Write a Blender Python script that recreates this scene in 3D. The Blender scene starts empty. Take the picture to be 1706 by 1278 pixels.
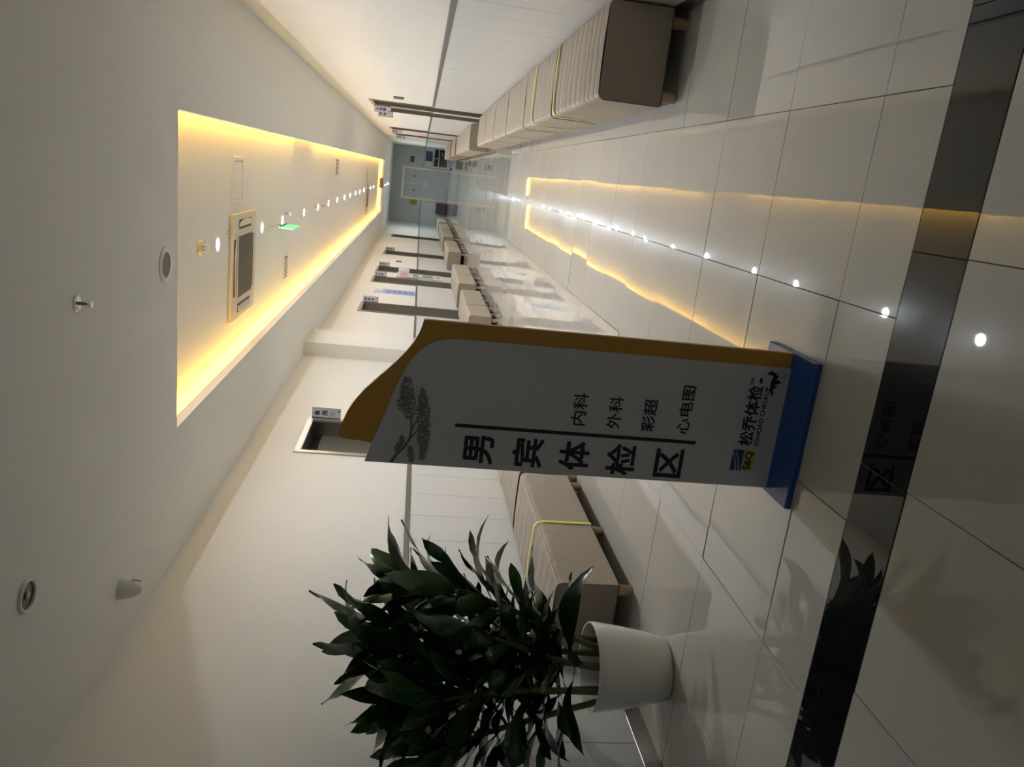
import bpy, bmesh, math, random
from mathutils import Vector, Matrix

# ------------------------------------------------------------------ scene, camera, world
scene = bpy.context.scene
COL = scene.collection
random.seed(7)

F_PX, YAW, PITCH, ROLL = 1282.864, math.radians(14.875), math.radians(7.975), math.radians(-4.696)
CAM = Vector((-0.357, -2.228, 1.305))

def camera_axes():
    cy, sy, cp, sp, cr, sr = (math.cos(YAW), math.sin(YAW), math.cos(PITCH), math.sin(PITCH), math.cos(ROLL), math.sin(ROLL))
    f = Vector((-sy, cy, 0)); r = Vector((cy, sy, 0)); d = Vector((0, 0, -1))
    f2 = cp * f + sp * d; d2 = cp * d - sp * f
    return cr * r + sr * d2, cr * d2 - sr * r, f2
RIGHT, DOWN, FWD = camera_axes()
cam = bpy.data.cameras.new('camera')
cam.sensor_fit = 'HORIZONTAL'; cam.sensor_width = 36.0; cam.lens = F_PX / 1706 * 36.0
cam.clip_start = 0.05; cam.clip_end = 200
camo = bpy.data.objects.new('camera', cam); COL.objects.link(camo)
# the phone was held on its side: the picture's right edge is the floor side of the corridor
m3 = Matrix((DOWN, RIGHT, -FWD)).transposed()
camo.matrix_world = Matrix.Translation(CAM) @ m3.to_4x4()
scene.camera = camo

world = bpy.data.worlds.new('world'); scene.world = world; world.use_nodes = True
bg = world.node_tree.nodes['Background']
bg.inputs[0].default_value = (0.94, 0.94, 1.0, 1); bg.inputs[1].default_value = 0.12
scene.view_settings.view_transform = 'Standard'; scene.view_settings.look = 'None'
scene.view_settings.gamma = 1.0; scene.view_settings.use_curve_mapping = False
scene.view_settings.exposure = 0.07
scene.cycles.diffuse_bounces = 6
scene.cycles.max_bounces = 10
DOWNLIGHT_STRENGTH = 1100.0
COVE_STRENGTH = 72.0

# ------------------------------------------------------------------ materials
MATS = {}
def mat(name, color, rough=0.6, metal=0.0, spec=0.5, emit=None, strength=0.0, noise=0.0, nscale=20.0, bump=0.0, bscale=200.0,
        stretch=None, coat=0.0, trans=0.0, coat_rough=0.03):
    if name in MATS: return MATS[name]
    m = bpy.data.materials.new(name); m.use_nodes = True
    nt = m.node_tree; b = nt.nodes['Principled BSDF']
    b.inputs['Base Color'].default_value = (*color, 1); b.inputs['Roughness'].default_value = rough
    b.inputs['Metallic'].default_value = metal; b.inputs['Specular IOR Level'].default_value = spec
    b.inputs['Coat Weight'].default_value = coat
    b.inputs['Coat Roughness'].default_value = coat_rough
    b.inputs['Transmission Weight'].default_value = trans
    if emit:
        b.inputs['Emission Color'].default_value = (*emit, 1); b.inputs['Emission Strength'].default_value = strength
    tc = nt.nodes.new('ShaderNodeTexCoord'); mp = nt.nodes.new('ShaderNodeMapping')
    nt.links.new(tc.outputs['Object'], mp.inputs[0])
    if stretch: mp.inputs['Scale'].default_value = stretch
    if noise > 0:
        n = nt.nodes.new('ShaderNodeTexNoise'); n.inputs['Scale'].default_value = nscale; n.inputs['Detail'].default_value = 4
        nt.links.new(mp.outputs[0], n.inputs['Vector'])
        r = nt.nodes.new('ShaderNodeMapRange'); r.inputs[3].default_value = 1 - noise; r.inputs[4].default_value = 1 + noise
        nt.links.new(n.outputs[0], r.inputs[0])
        mx = nt.nodes.new('ShaderNodeVectorMath'); mx.operation = 'SCALE'
        mx.inputs[0].default_value = color; nt.links.new(r.outputs[0], mx.inputs['Scale'])
        nt.links.new(mx.outputs[0], b.inputs['Base Color'])
    if bump > 0:
        n2 = nt.nodes.new('ShaderNodeTexNoise'); n2.inputs['Scale'].default_value = bscale; n2.inputs['Detail'].default_value = 3
        nt.links.new(mp.outputs[0], n2.inputs['Vector'])
        bp = nt.nodes.new('ShaderNodeBump'); bp.inputs['Strength'].default_value = bump; bp.inputs['Distance'].default_value = 0.002
        nt.links.new(n2.outputs[0], bp.inputs['Height']); nt.links.new(bp.outputs[0], b.inputs['Normal'])
    MATS[name] = m
    return m

PAINT = mat('wall_paint', (0.78, 0.76, 0.71), 0.55, noise=0.02, nscale=3, bump=0.05, bscale=300)
CEIL = mat('ceiling_paint', (0.78, 0.77, 0.73), 0.7, noise=0.015, nscale=2)
PANEL = mat('wall_panel_laminate', (0.70, 0.70, 0.69), 0.32, noise=0.015, nscale=4)
GROUT = mat('grout', (0.10, 0.085, 0.065), 0.8)
TILE = mat('polished_tile', (0.60, 0.572, 0.515), 0.16, spec=0.012, coat=1.0, coat_rough=0.014, noise=0.035, nscale=2.5, stretch=(1.0, 0.35, 1.0))
GRANITE = mat('black_granite', (0.010, 0.010, 0.011), 0.16, spec=0.03, coat=1.0, coat_rough=0.014, noise=0.4, nscale=90)
STEEL = mat('brushed_steel', (0.42, 0.40, 0.37), 0.28, metal=1.0, noise=0.06, nscale=30, stretch=(1, 0.1, 8))
DARKSTEEL = mat('dark_steel_rail', (0.20, 0.195, 0.185), 0.35, metal=0.7, noise=0.05, nscale=30)
FRAME = mat('taupe_frame', (0.17, 0.155, 0.125), 0.4, metal=0.35)
REDFRAME = mat('reddish_frame', (0.17, 0.11, 0.095), 0.45)
LEAF_GREY = mat('grey_door_leaf', (0.17, 0.165, 0.145), 0.5, noise=0.03, nscale=6)
LEAF_DARK = mat('dark_grey_door_leaf', (0.085, 0.082, 0.07), 0.5, noise=0.03, nscale=6)
LEAF_WHITE = mat('white_door_leaf', (0.68, 0.67, 0.64), 0.45)
ENDWALL = mat('end_wall_paint', (0.43, 0.46, 0.445), 0.55, noise=0.02, nscale=3)
ENDPANEL = mat('end_wall_panel', (0.50, 0.53, 0.54), 0.45, noise=0.02, nscale=3)
ENDLEAF = mat('end_door_leaf', (0.42, 0.46, 0.445), 0.45, noise=0.02, nscale=3)
BRONZE = mat('champagne_frame', (0.64, 0.57, 0.45), 0.35, metal=0.2)
FABRIC = mat('beige_leatherette', (0.40, 0.345, 0.275), 0.55, noise=0.08, nscale=14, bump=0.25, bscale=60)
FABRIC_END = mat('brown_leatherette', (0.27, 0.225, 0.18), 0.6, noise=0.06, nscale=20, bump=0.15, bscale=150)  # same leatherette as the cushions, end-face shade put into a darker colour
WOOD = mat('beech_foot', (0.42, 0.29, 0.175), 0.45, noise=0.15, nscale=25, stretch=(1, 1, 0.2))
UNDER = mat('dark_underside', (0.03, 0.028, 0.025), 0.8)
STRAP = mat('yellow_strap', (0.86, 0.83, 0.16), 0.4)
GOLD = mat('gold_panel', (0.56, 0.30, 0.045), 0.45, noise=0.03, nscale=8)
SIGNW = mat('sign_white_panel', (0.63, 0.635, 0.63), 0.42)
SIGNEDGE = mat('sign_edge_white', (0.75, 0.75, 0.72), 0.4)
INK = mat('dark_navy_ink', (0.012, 0.013, 0.022), 0.5)
INKGREY = mat('grey_ink', (0.14, 0.14, 0.14), 0.6)
BLUEBASE = mat('blue_base', (0.014, 0.078, 0.32), 0.22, spec=0.5)
LOGOBLUE = mat('logo_blue', (0.02, 0.055, 0.2), 0.5)
LOGOYEL = mat('logo_yellow', (0.62, 0.50, 0.10), 0.5)
WHITE = mat('white_plastic', (0.75, 0.74, 0.71), 0.35)
CREAM = mat('cream_plastic', (0.68, 0.62, 0.49), 0.4)
BLACK = mat('black_plastic', (0.012, 0.012, 0.012), 0.45)
GREYMESH = mat('grey_mesh', (0.20, 0.19, 0.165), 0.6)
CHROME = mat('chrome', (0.6, 0.58, 0.54), 0.18, metal=1.0)
POT = mat('white_glazed_pot', (0.82, 0.81, 0.77), 0.16, coat=0.6, noise=0.01, nscale=5)
SOIL = mat('soil', (0.03, 0.022, 0.015), 0.9, noise=0.4, nscale=60, bump=0.8, bscale=90)
STEM = mat('plant_cane', (0.12, 0.13, 0.05), 0.6, noise=0.4, nscale=50, stretch=(1, 1, 3), bump=0.5, bscale=60)
LEAFG = [mat('leaf_green_%d' % i, c, 0.22, spec=0.6, noise=0.18, nscale=9, stretch=(6, 1, 1)) for i, c in
         enumerate([(0.014, 0.046, 0.014), (0.020, 0.062, 0.017), (0.011, 0.036, 0.013), (0.028, 0.078, 0.020)])]
DSBLUE = mat('door_sign_blue', (0.04, 0.035, 0.22), 0.4)
DSYEL = mat('door_sign_yellow', (0.55, 0.45, 0.10), 0.4)
DSWHITE = mat('door_sign_lilac', (0.72, 0.71, 0.80), 0.4)
LAMP = mat('downlight_glow', (0.9, 0.9, 0.9), 0.4, emit=(0.80, 0.89, 1.0), strength=DOWNLIGHT_STRENGTH)
LAMPFAR = mat('downlight_glow_cool', (0.9, 0.9, 0.9), 0.4, emit=(0.80, 0.92, 1.0), strength=DOWNLIGHT_STRENGTH * 1.4)
LEDS = [mat('warm_led_strip_%d' % i, (0.9, 0.8, 0.5), 0.5, emit=(1.0, 0.57, 0.08), strength=COVE_STRENGTH * k) for i, k in enumerate((1.0, 0.62, 0.2))]
EXITG = mat('exit_green', (0.05, 0.5, 0.18), 0.4, emit=(0.10, 0.85, 0.28), strength=0.85)
SCREEN = mat('dark_blue_screen', (0.02, 0.03, 0.07), 0.15)

# ------------------------------------------------------------------ mesh helpers
class MB:
    def __init__(s): s.v = []; s.f = []
    def add(s, vs, fs):
        k = len(s.v); s.v += [tuple(p) for p in vs]; s.f += [tuple(i + k for i in f) for f in fs]; return s
    def box(s, x0, x1, y0, y1, z0, z1):
        return s.add([(x0, y0, z0), (x1, y0, z0), (x1, y1, z0), (x0, y1, z0), (x0, y0, z1), (x1, y0, z1), (x1, y1, z1), (x0, y1, z1)],
                     [(0, 3, 2, 1), (4, 5, 6, 7), (0, 1, 5, 4), (1, 2, 6, 5), (2, 3, 7, 6), (3, 0, 4, 7)])
    def rbox(s, x0, x1, y0, y1, z0, z1, b=0.005, seg=2):
        bm = bmesh.new(); t = MB().box(x0, x1, y0, y1, z0, z1)
        vv = [bm.verts.new(p) for p in t.v]
        for f in t.f: bm.faces.new([vv[i] for i in f])
        bmesh.ops.bevel(bm, geom=bm.edges[:], offset=b, segments=seg, affect='EDGES', profile=0.5)
        bm.verts.index_update(); s.add([v.co[:] for v in bm.verts], [[v.index for v in f.verts] for f in bm.faces]); bm.free(); return s
    def lathe(s, prof, seg=24, cx=0, cy=0, cz=0, cap=True):
        vs = []; fs = []; n = len(prof)
        for r, z in prof:
            for k in range(seg):
                a = 2 * math.pi * k / seg; vs.append((cx + r * math.cos(a), cy + r * math.sin(a), cz + z))
        for i in range(n - 1):
            for k in range(seg):
                k2 = (k + 1) % seg; fs.append((i * seg + k, i * seg + k2, (i + 1) * seg + k2, (i + 1) * seg + k))
        if cap:
            fs.append(tuple(range(seg))[::-1]); fs.append(tuple((n - 1) * seg + k for k in range(seg)))
        return s.add(vs, fs)
    def tube(s, pts, r, seg=8):
        rr = r if hasattr(r, '__len__') else [r] * len(pts); pts = [Vector(p) for p in pts]; vs = []; fs = []
        for i, p in enumerate(pts):
            t = (pts[min(i + 1, len(pts) - 1)] - pts[max(i - 1, 0)]).normalized()
            a = t.orthogonal().normalized() if i == 0 else (pa - t * pa.dot(t)).normalized()
            pa = a; b = t.cross(a)
            for k in range(seg):
                q = 2 * math.pi * k / seg; vs.append(p + (a * math.cos(q) + b * math.sin(q)) * rr[i])
        for i in range(len(pts) - 1):
            for k in range(seg):
                k2 = (k + 1) % seg; fs.append((i * seg + k, i * seg + k2, (i + 1) * seg + k2, (i + 1) * seg + k))
        fs.append(tuple(range(seg))[::-1]); fs.append(tuple((len(pts) - 1) * seg + k for k in range(seg)))
        return s.add(vs, fs)
    def prism_xz(s, poly, y0, y1):
        """outline in the x-z plane, given depth from y0 (front) to y1"""
        n = len(poly)
        a = sum(poly[i][0] * poly[(i + 1) % n][1] - poly[(i + 1) % n][0] * poly[i][1] for i in range(n))
        if a < 0: poly = poly[::-1]
        vs = [(x, y0, z) for x, z in poly] + [(x, y1, z) for x, z in poly]
        fs = [tuple(range(n)), tuple(range(2 * n - 1, n - 1, -1))] + [((i + 1) % n, i, n + i, n + (i + 1) % n) for i in range(n)]
        return s.add(vs, fs)
    def mesh(s, name, m, smooth=False):
        me = bpy.data.meshes.new(name); me.from_pydata(s.v, [], s.f); me.validate()
        for mm in (m if isinstance(m, list) else [m]): me.materials.append(mm)
        if smooth:
            me.polygons.foreach_set('use_smooth', [True] * len(me.polygons))
            try: me.set_sharp_from_angle(angle=math.radians(40))
            except Exception: pass
        me.update(); return me
    def build(s, name, m, parent=None, smooth=False, loc=None):
        return put(name, s.mesh(name, m, smooth), parent, loc)

def put(name, me, parent=None, loc=None):
    o = bpy.data.objects.new(name, me); COL.objects.link(o)
    if parent is not None: o.parent = parent
    if loc is not None: o.location = loc
    return o
def tag(o, label=None, cat=None, group=None, kind=None):
    if label: o['label'] = label
    if cat: o['category'] = cat
    if group: o['group'] = group
    if kind: o['kind'] = kind
    return o
def empty(name, loc=(0, 0, 0), rz=0):
    o = bpy.data.objects.new(name, None); COL.objects.link(o); o.location = loc; o.rotation_euler = (0, 0, rz); o.empty_display_size = 0.1
    return o
def copy_tree(o, parent=None):
    c = o.copy(); COL.objects.link(c); c.parent = parent
    for ch in list(o.children): copy_tree(ch, c)
    return c

def glyphs(body, x0, x1, z0, z1, y, m, parent, name='lettering', fat=0.0, flip=False, keep=False, thick=0.0006):
    """flat print: characters fitted to a rectangle of a plane that faces -Y"""
    c = bpy.data.curves.new('print', 'FONT'); c.body = body; c.fill_mode = 'FRONT'; c.resolution_u = 3
    t = bpy.data.objects.new('print', c); COL.objects.link(t); bpy.context.view_layer.update()
    me = bpy.data.meshes.new_from_object(t.evaluated_get(bpy.context.evaluated_depsgraph_get()))
    bpy.data.objects.remove(t); bpy.data.curves.remove(c)
    xs = [v.co.x for v in me.vertices]; zs = [v.co.y for v in me.vertices]
    ax, bx, az, bz = min(xs), max(xs), min(zs), max(zs)
    sx = (x1 - x0) / (bx - ax); sz = (z1 - z0) / (bz - az)
    if keep: sx = sz = min(sx, sz)
    vs = [(x0 + (v.co.x - ax) * sx, y, z0 + (v.co.y - az) * sz) for v in me.vertices]
    fs = [tuple(p.vertices) for p in me.polygons]
    bpy.data.meshes.remove(me)
    b = MB()
    d = fat * sz
    offs = [(0, 0)] if fat <= 0 else [(math.cos(a) * d, math.sin(a) * d) for a in [math.pi * k / 4 for k in range(8)]]
    for k, (ox, oz) in enumerate(offs):
        b.add([(x + ox, yy - 0.00003 * k, z + oz) for x, yy, z in vs], fs)
    return b.build(name, m, parent)

# ------------------------------------------------------------------ room dimensions
XR, XL = 0.605, -2.86
YB, YE = -5.0, 35.0
ZS, ZR = 2.63, 2.80
RX0, RX1, RY0, RY1 = -2.02, -0.197, 2.36, 26.8
RAIL0, RAIL1 = 1.18, 1.218
SK = 0.085
LDOORS = [(4.30, 5.17, 'g'), (11.30, 12.17, 'w'), (14.93, 15.78, 'w'), (16.80, 17.72, 'g'), (20.70, 21.62, 'g'), (26.72, 27.65, 'g')]
RDOORS = [(10.78, 11.62, 'g'), (12.02, 12.95, 'g'), (19.05, 19.88, 'r'), (22.80, 23.58, 'r')]
DTOP = 2.165
REV = 0.145

# ------------------------------------------------------------------ floor: polished tiles, each a piece
floor = MB().box(-3.3, 1.05, YB, YE + 0.3, -0.06, -0.008).build('floor', GROUT)
tag(floor, 'polished cream tile floor crossed by one black granite band', kind='structure')
tile_cache = {}
def tile_mesh(w, d, m):
    key = (round(w, 3), round(d, 3), m.name)
    if key not in tile_cache:
        b = 0.0012; W, D = w / 2, d / 2
        vs = [(-W, -D, -0.009), (W, -D, -0.009), (W, D, -0.009), (-W, D, -0.009),
              (-W, -D, -b), (W, -D, -b), (W, D, -b), (-W, D, -b), (-W + b, -D + b, 0), (W - b, -D + b, 0), (W - b, D - b, 0), (-W + b, D - b, 0)]
        fs = [(0, 1, 5, 4), (1, 2, 6, 5), (2, 3, 7, 6), (3, 0, 4, 7), (4, 5, 9, 8), (5, 6, 10, 9), (6, 7, 11, 10), (7, 4, 8, 11), (8, 9, 10, 11)]
        tile_cache[key] = MB().add(vs, fs).mesh('tile', m)
    return tile_cache[key]
GAP = 0.0022
def tile(x0, x1, y0, y1, m=TILE, name='tile', tilt=0.0030):
    o = put(name, tile_mesh(x1 - x0 - GAP, y1 - y0 - GAP, m), floor, ((x0 + x1) / 2, (y0 + y1) / 2, 0))
    o.rotation_euler = (random.gauss(0, tilt), random.gauss(0, tilt), 0)
    return o
cols = [XL, -2.4, -1.8, -1.2, -0.6, 0.0, XR]
rows = [-0.297] + [0.6 * k for k in range(0, 42)]
for j in range(len(rows) - 1):
    for i in range(len(cols) - 1):
        tile(cols[i], cols[i + 1], rows[j], rows[j + 1])
far = MB(); y = rows[-1]
while y < YE:
    for i in range(len(cols) - 1):
        x0, x1, y1 = cols[i] + GAP / 2, cols[i + 1] - GAP / 2, min(y + 0.6, YE)
        t = random.gauss(0, 0.0008)
        far.add([(x0, y + GAP / 2, -t * 0.3), (x1, y + GAP / 2, -t * 0.3), (x1, y1 - GAP / 2, t * 0.3), (x0, y1 - GAP / 2, t * 0.3)], [(0, 1, 2, 3)])
    y += 0.6
tag(far.build('distant_tiles', TILE, floor), kind='stuff')
bandx = [XL, -2.217, -1.617, -1.018, -0.418, 0.182, XR]
for i in range(6): tile(bandx[i], bandx[i + 1], -0.513, -0.297, GRANITE, 'granite_strip', 0.0005)
ncols = [XL, -2.816, -2.216, -1.616, -1.016, -0.416, 0.184, XR][1:]
ncols[0] = XL
for j in range(6):
    for i in range(len(ncols) - 1):
        tile(ncols[i], ncols[i + 1], -0.513 - 0.6 * (j + 1), -0.513 - 0.6 * j)

# ------------------------------------------------------------------ walls with door openings
def side_wall(name, X, sgn, doors, label):
    """sgn +1: body extends to +x (right wall)"""
    b = MB(); T = 0.22
    x0, x1 = (X, X + T) if sgn > 0 else (X - T, X)
    y = YB
    for d0, d1, _ in doors:
        b.box(x0, x1, y, d0, 0, ZR + 0.02); b.box(x0, x1, d0, d1, DTOP, ZR + 0.02); y = d1
    b.box(x0, x1, y, YE, 0, ZR + 0.02)
    w = b.build(name, PAINT); tag(w, label, kind='structure')
    # lower wall cladding: laminate panels with open joints, each a piece
    pan = {}
    segs = []; y = YB
    for d0, d1, _ in doors: segs.append((y, d0 - 0.045)); y = d1 + 0.045
    segs.append((y, YE))
    ph = 0.34 if sgn < 0 else 0.18
    for a, c in segs:
        cuts = [a]; k = math.ceil((a - ph) / 0.395 + 0.08)
        while ph + 0.395 * k < c - 0.03: cuts.append(ph + 0.395 * k); k += 1
        cuts.append(c)
        for p, q in zip(cuts, cuts[1:]):
            key = round(q - p, 3)
            if key not in pan:
                t = 0.012
                pan[key] = MB().rbox(-t if sgn > 0 else -0.001, 0.001 if sgn > 0 else t, -(q - p) / 2 + 0.0018, (q - p) / 2 - 0.0018, SK, RAIL0, 0.0015, 1).mesh('wall_panel', PANEL)
            put('wall_panel', pan[key], w, (X, (p + q) / 2, 0))
    side = 'right' if sgn > 0 else 'left'
    r = MB(); s = MB()
    for a, c in segs:
        u0, u1 = (X - 0.02, X) if sgn > 0 else (X, X + 0.02)
        r.rbox(u0, u1, a, c, RAIL0, RAIL1, 0.003, 1)
        s.rbox(X - 0.016 if sgn > 0 else X, X if sgn > 0 else X + 0.016, a, c, 0.0, SK, 0.003, 1)
    tag(r.build('trim_%s_rail' % side, DARKSTEEL), 'dark steel dado rail along the %s wall' % ('bench-lined' if sgn > 0 else 'sign-side'), kind='structure')
    tag(s.build('baseboard_' + side, STEEL), kind='structure')
    return w
wall_left = side_wall('wall_left', XL, -1, LDOORS, 'cream painted wall above white panels, with door signs along it')
wall_right = side_wall('wall_right', XR, 1, RDOORS, 'cream painted wall above white panels behind the long bench row')
pil = MB().rbox(XL - 0.01, XL + 0.175, 7.80, 8.65, 0, ZS + 0.01, 0.004, 1).build('wall_pillar', PAINT)
tag(pil, 'shallow painted pillar projecting from the wall behind the sign', kind='structure')
pr_ = MB().rbox(XL + 0.17, XL + 0.195, 7.80, 8.65, RAIL0, RAIL1, 0.003, 1).build('trim_pillar', DARKSTEEL); tag(pr_, kind='structure')

# end wall with its opening filled by the double door
ew = MB().box(-3.3, -1.70, YE, YE + 0.2, 0, 2.82).box(-0.30, 1.05, YE, YE + 0.2, 0, 2.82).box(-1.70, -0.30, YE, YE + 0.2, 2.14, 2.82).build('wall_end', ENDWALL)
tag(ew, 'grey-green end wall of the corridor', kind='structure')
for a, c in [(XL, -2.28), (-2.28, -1.80), (-0.2, 0.2), (0.2, XR)]:
    MB().rbox(a + 0.003, c - 0.003, YE - 0.012, YE + 0.001, 0.0, 1.19, 0.002, 1).build('wall_panel', ENDPANEL, ew)
tag(MB().box(XL, -1.78, YE - 0.02, YE, 1.19, 1.225).box(-0.22, XR, YE - 0.02, YE, 1.19, 1.225).build('trim_end', DARKSTEEL), kind='structure')

# back of the hall, behind the photographer: left open to the dim lobby

# ------------------------------------------------------------------ ceiling with the lit cove
CW = 0.20    # cove shelf width behind the lip
c = MB()
zt = ZS + 0.02
c.box(XL - 0.2, RX0 - 0.015, YB, YE, ZS, zt); c.box(RX1 + 0.015, XR + 0.2, YB, YE, ZS, zt)
c.box(RX0 - 0.015, RX1 + 0.015, YB, RY0 - 0.015, ZS, zt); c.box(RX0 - 0.015, RX1 + 0.015, RY1 + 0.015, YE, ZS, zt)
c.box(RX0 - CW, RX1 + CW, RY0 - CW, RY1 + CW, ZR, ZR + 0.02)
c.box(RX0 - CW - 0.02, RX0 - CW, RY0 - CW, RY1 + CW, zt, ZR); c.box(RX1 + CW, RX1 + CW + 0.02, RY0 - CW, RY1 + CW, zt, ZR)
c.box(RX0 - CW, RX1 + CW, RY0 - CW - 0.02, RY0 - CW, zt, ZR); c.box(RX0 - CW, RX1 + CW, RY1 + CW, RY1 + CW + 0.02, zt, ZR)
ceiling = c.build('ceiling', CEIL); tag(ceiling, 'white ceiling with a long recessed tray lit by a hidden warm strip', kind='structure')
LIP = 2.695
l = MB().box(RX0 - 0.015, RX0, RY0 - 0.015, RY1 + 0.015, ZS, LIP).box(RX1, RX1 + 0.015, RY0 - 0.015, RY1 + 0.015, ZS, LIP)
l.box(RX0, RX1, RY0 - 0.015, RY0, ZS, LIP).box(RX0, RX1, RY1, RY1 + 0.015, ZS, LIP)
tag(l.build('trim_cove_lip', CEIL), kind='structure')

def led_strip(x0, x1, y0, y1, label, lv=0):
    o = MB().box(x0, x1, y0, y1, 2.715, 2.727).build('led_strip', LEDS[lv])
    MB().box(x0 - 0.004, x1 + 0.004, y0, y1, zt, 2.715).build('mounting_rail', WHITE, o)
    tag(o, label, 'light strip', 'warm strips hidden in the ceiling cove'); return o
LX = 0.075
led_strip(RX0 - LX - 0.012, RX0 - LX, RY0 + 0.02, RY1, 'warm yellow light strip in the ceiling cove on the plant side')
for k, (a, b_) in enumerate([(RY0 + 0.02, 7.35), (7.35, 9.0), (9.0, RY1)]):
    led_strip(RX1 + LX, RX1 + LX + 0.012, a, b_, ['warm yellow light strip in the bench-side cove, before its dim stretch', 'dim worn stretch of the bench-side cove light strip', 'warm yellow light strip in the bench-side cove, beyond its dim stretch'][k], [1, 2, 1][k])
led_strip(RX0, RX1, RY1 + LX, RY1 + LX + 0.012, 'warm yellow light strip across the far end of the ceiling tray')

# ------------------------------------------------------------------ downlights (lit row in the tray)
YS = [2.80, 3.95, 5.67, 6.82, 8.47, 9.90, 11.30, 12.70, 14.09, 15.45, 16.80, 18.21, 19.63, 22.40, 23.95]
ring_me = MB().lathe([(0.042, 0.0), (0.042, -0.004), (0.056, -0.006), (0.060, 0.0)], 24, cap=False).mesh('ring', WHITE, True)
disc_me = MB().lathe([(0.041, -0.0006), (0.041, -0.002)], 24).mesh('diffuser', LAMP)
disc_far = MB().lathe([(0.041, -0.0006), (0.041, -0.002)], 24).mesh('diffuser', LAMPFAR)
ORD = ['hidden first', 'first', 'second', 'third', 'fourth', 'fifth', 'sixth', 'seventh', 'eighth', 'ninth', 'tenth', 'eleventh', 'twelfth', 'thirteenth', 'fourteenth']
for k, yy in enumerate(YS):
    e = empty('downlight', (-1.09, yy, ZR))
    put('ring', ring_me, e); put('diffuser', disc_me, e)
    tag(e, 'lit round downlight in the ceiling tray, %s in the row from the smoke detector' % ORD[k] if k else 'lit round downlight just inside the near edge of the ceiling tray', 'downlight', 'lit downlights along the ceiling tray')
for k, yy in enumerate([28.3, 30.1, 31.6]):
    e = empty('downlight', (-1.10, yy, ZS))
    put('ring', ring_me, e); put('diffuser', disc_far, e)
    tag(e, 'small cool white downlight beyond the ceiling tray, %s before the end door' % ['third', 'second', 'last'][k], 'downlight', 'cool downlights before the end door')

# ------------------------------------------------------------------ doors
def side_door(n, X, sgn, d0, d1, style, label):
    e = empty('door_%d' % n, (X, (d0 + d1) / 2, 0)); tag(e, label, kind='structure')
    w = d1 - d0; h = w / 2; s = sgn          # +1: recess runs to +x
    fm = {'g': FRAME, 'w': FRAME, 'r': REDFRAME}[style]
    def bx(b, xa, xb, *r):
        xa, xb = s * xa, s * xb
        b.rbox(min(xa, xb), max(xa, xb), *r, 0.002, 1)
    f = MB()
    for q in (-1, 1):
        a, c_ = (-h - 0.045, -h + 0.012) if q < 0 else (h - 0.012, h + 0.045)
        bx(f, -0.012, -0.0005, a, c_, 0, DTOP + 0.045)
        a, c_ = (-h + 0.0005, -h + 0.014) if q < 0 else (h - 0.014, h - 0.0005)
        bx(f, 0.0, REV + 0.05, a, c_, 0, DTOP - 0.0005)
    bx(f, -0.012, -0.0005, -h + 0.012, h - 0.012, DTOP - 0.012, DTOP + 0.045)
    bx(f, 0.0, REV + 0.05, -h + 0.014, h - 0.014, DTOP - 0.014, DTOP - 0.0005)
    f.build('door_frame', STEEL if (style == 'g' and n == 1) else fm, e)
    lf = MB(); bx(lf, REV, REV + 0.04, -h + 0.014, h - 0.014, 0.008, DTOP - 0.02 if n != 1 else 2.06)
    leaf = lf.build('door_leaf', LEAF_WHITE if style == 'w' else (LEAF_DARK if n == 1 else LEAF_GREY), e)
    if n == 1:
        tr = MB(); bx(tr, REV + 0.045, REV + 0.05, -h + 0.014, h - 0.014, 2.06, DTOP - 0.014); tr.build('transom', BLACK, e)  # black strip paints the shade of the reveal above the leaf
    hd = MB(); yy = -h + 0.09
    hd.tube([(s * REV, yy, 1.02), (s * (REV - 0.05), yy, 1.02), (s * (REV - 0.055), yy + 0.11, 1.02)], 0.009, 8)
    pl = MB(); bx(pl, REV - 0.008, REV, yy - 0.025, yy + 0.025, 0.95, 1.10)
    hh = pl.build('handle_plate', CHROME, leaf); hd.build('lever', CHROME, hh, True)
    return e, leaf, h
dn = 0
LLAB = ['recessed grey door with steel frame behind the plant and sign', 'white door opposite the bench row, first beyond the pillar', 'white door beside the framed notice board', 'grey door beside the white wall box',
        'grey door past the card reader on the sign-side wall', 'last narrow door on the sign-side wall before the end']
RLAB = ['taupe door on the bench-side wall, first of the close pair', 'taupe door on the bench-side wall, second of the close pair', 'red-brown door on the bench-side wall beyond the close pair', 'last red-brown door on the bench-side wall']
doors = []
for (a, b_, st), lb in zip(LDOORS, LLAB):
    dn += 1; doors.append(side_door(dn, XL, -1, a, b_, st, lb))
for (a, b_, st), lb in zip(RDOORS, RLAB):
    dn += 1; doors.append(side_door(dn, XR, 1, a, b_, st, lb))

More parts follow.
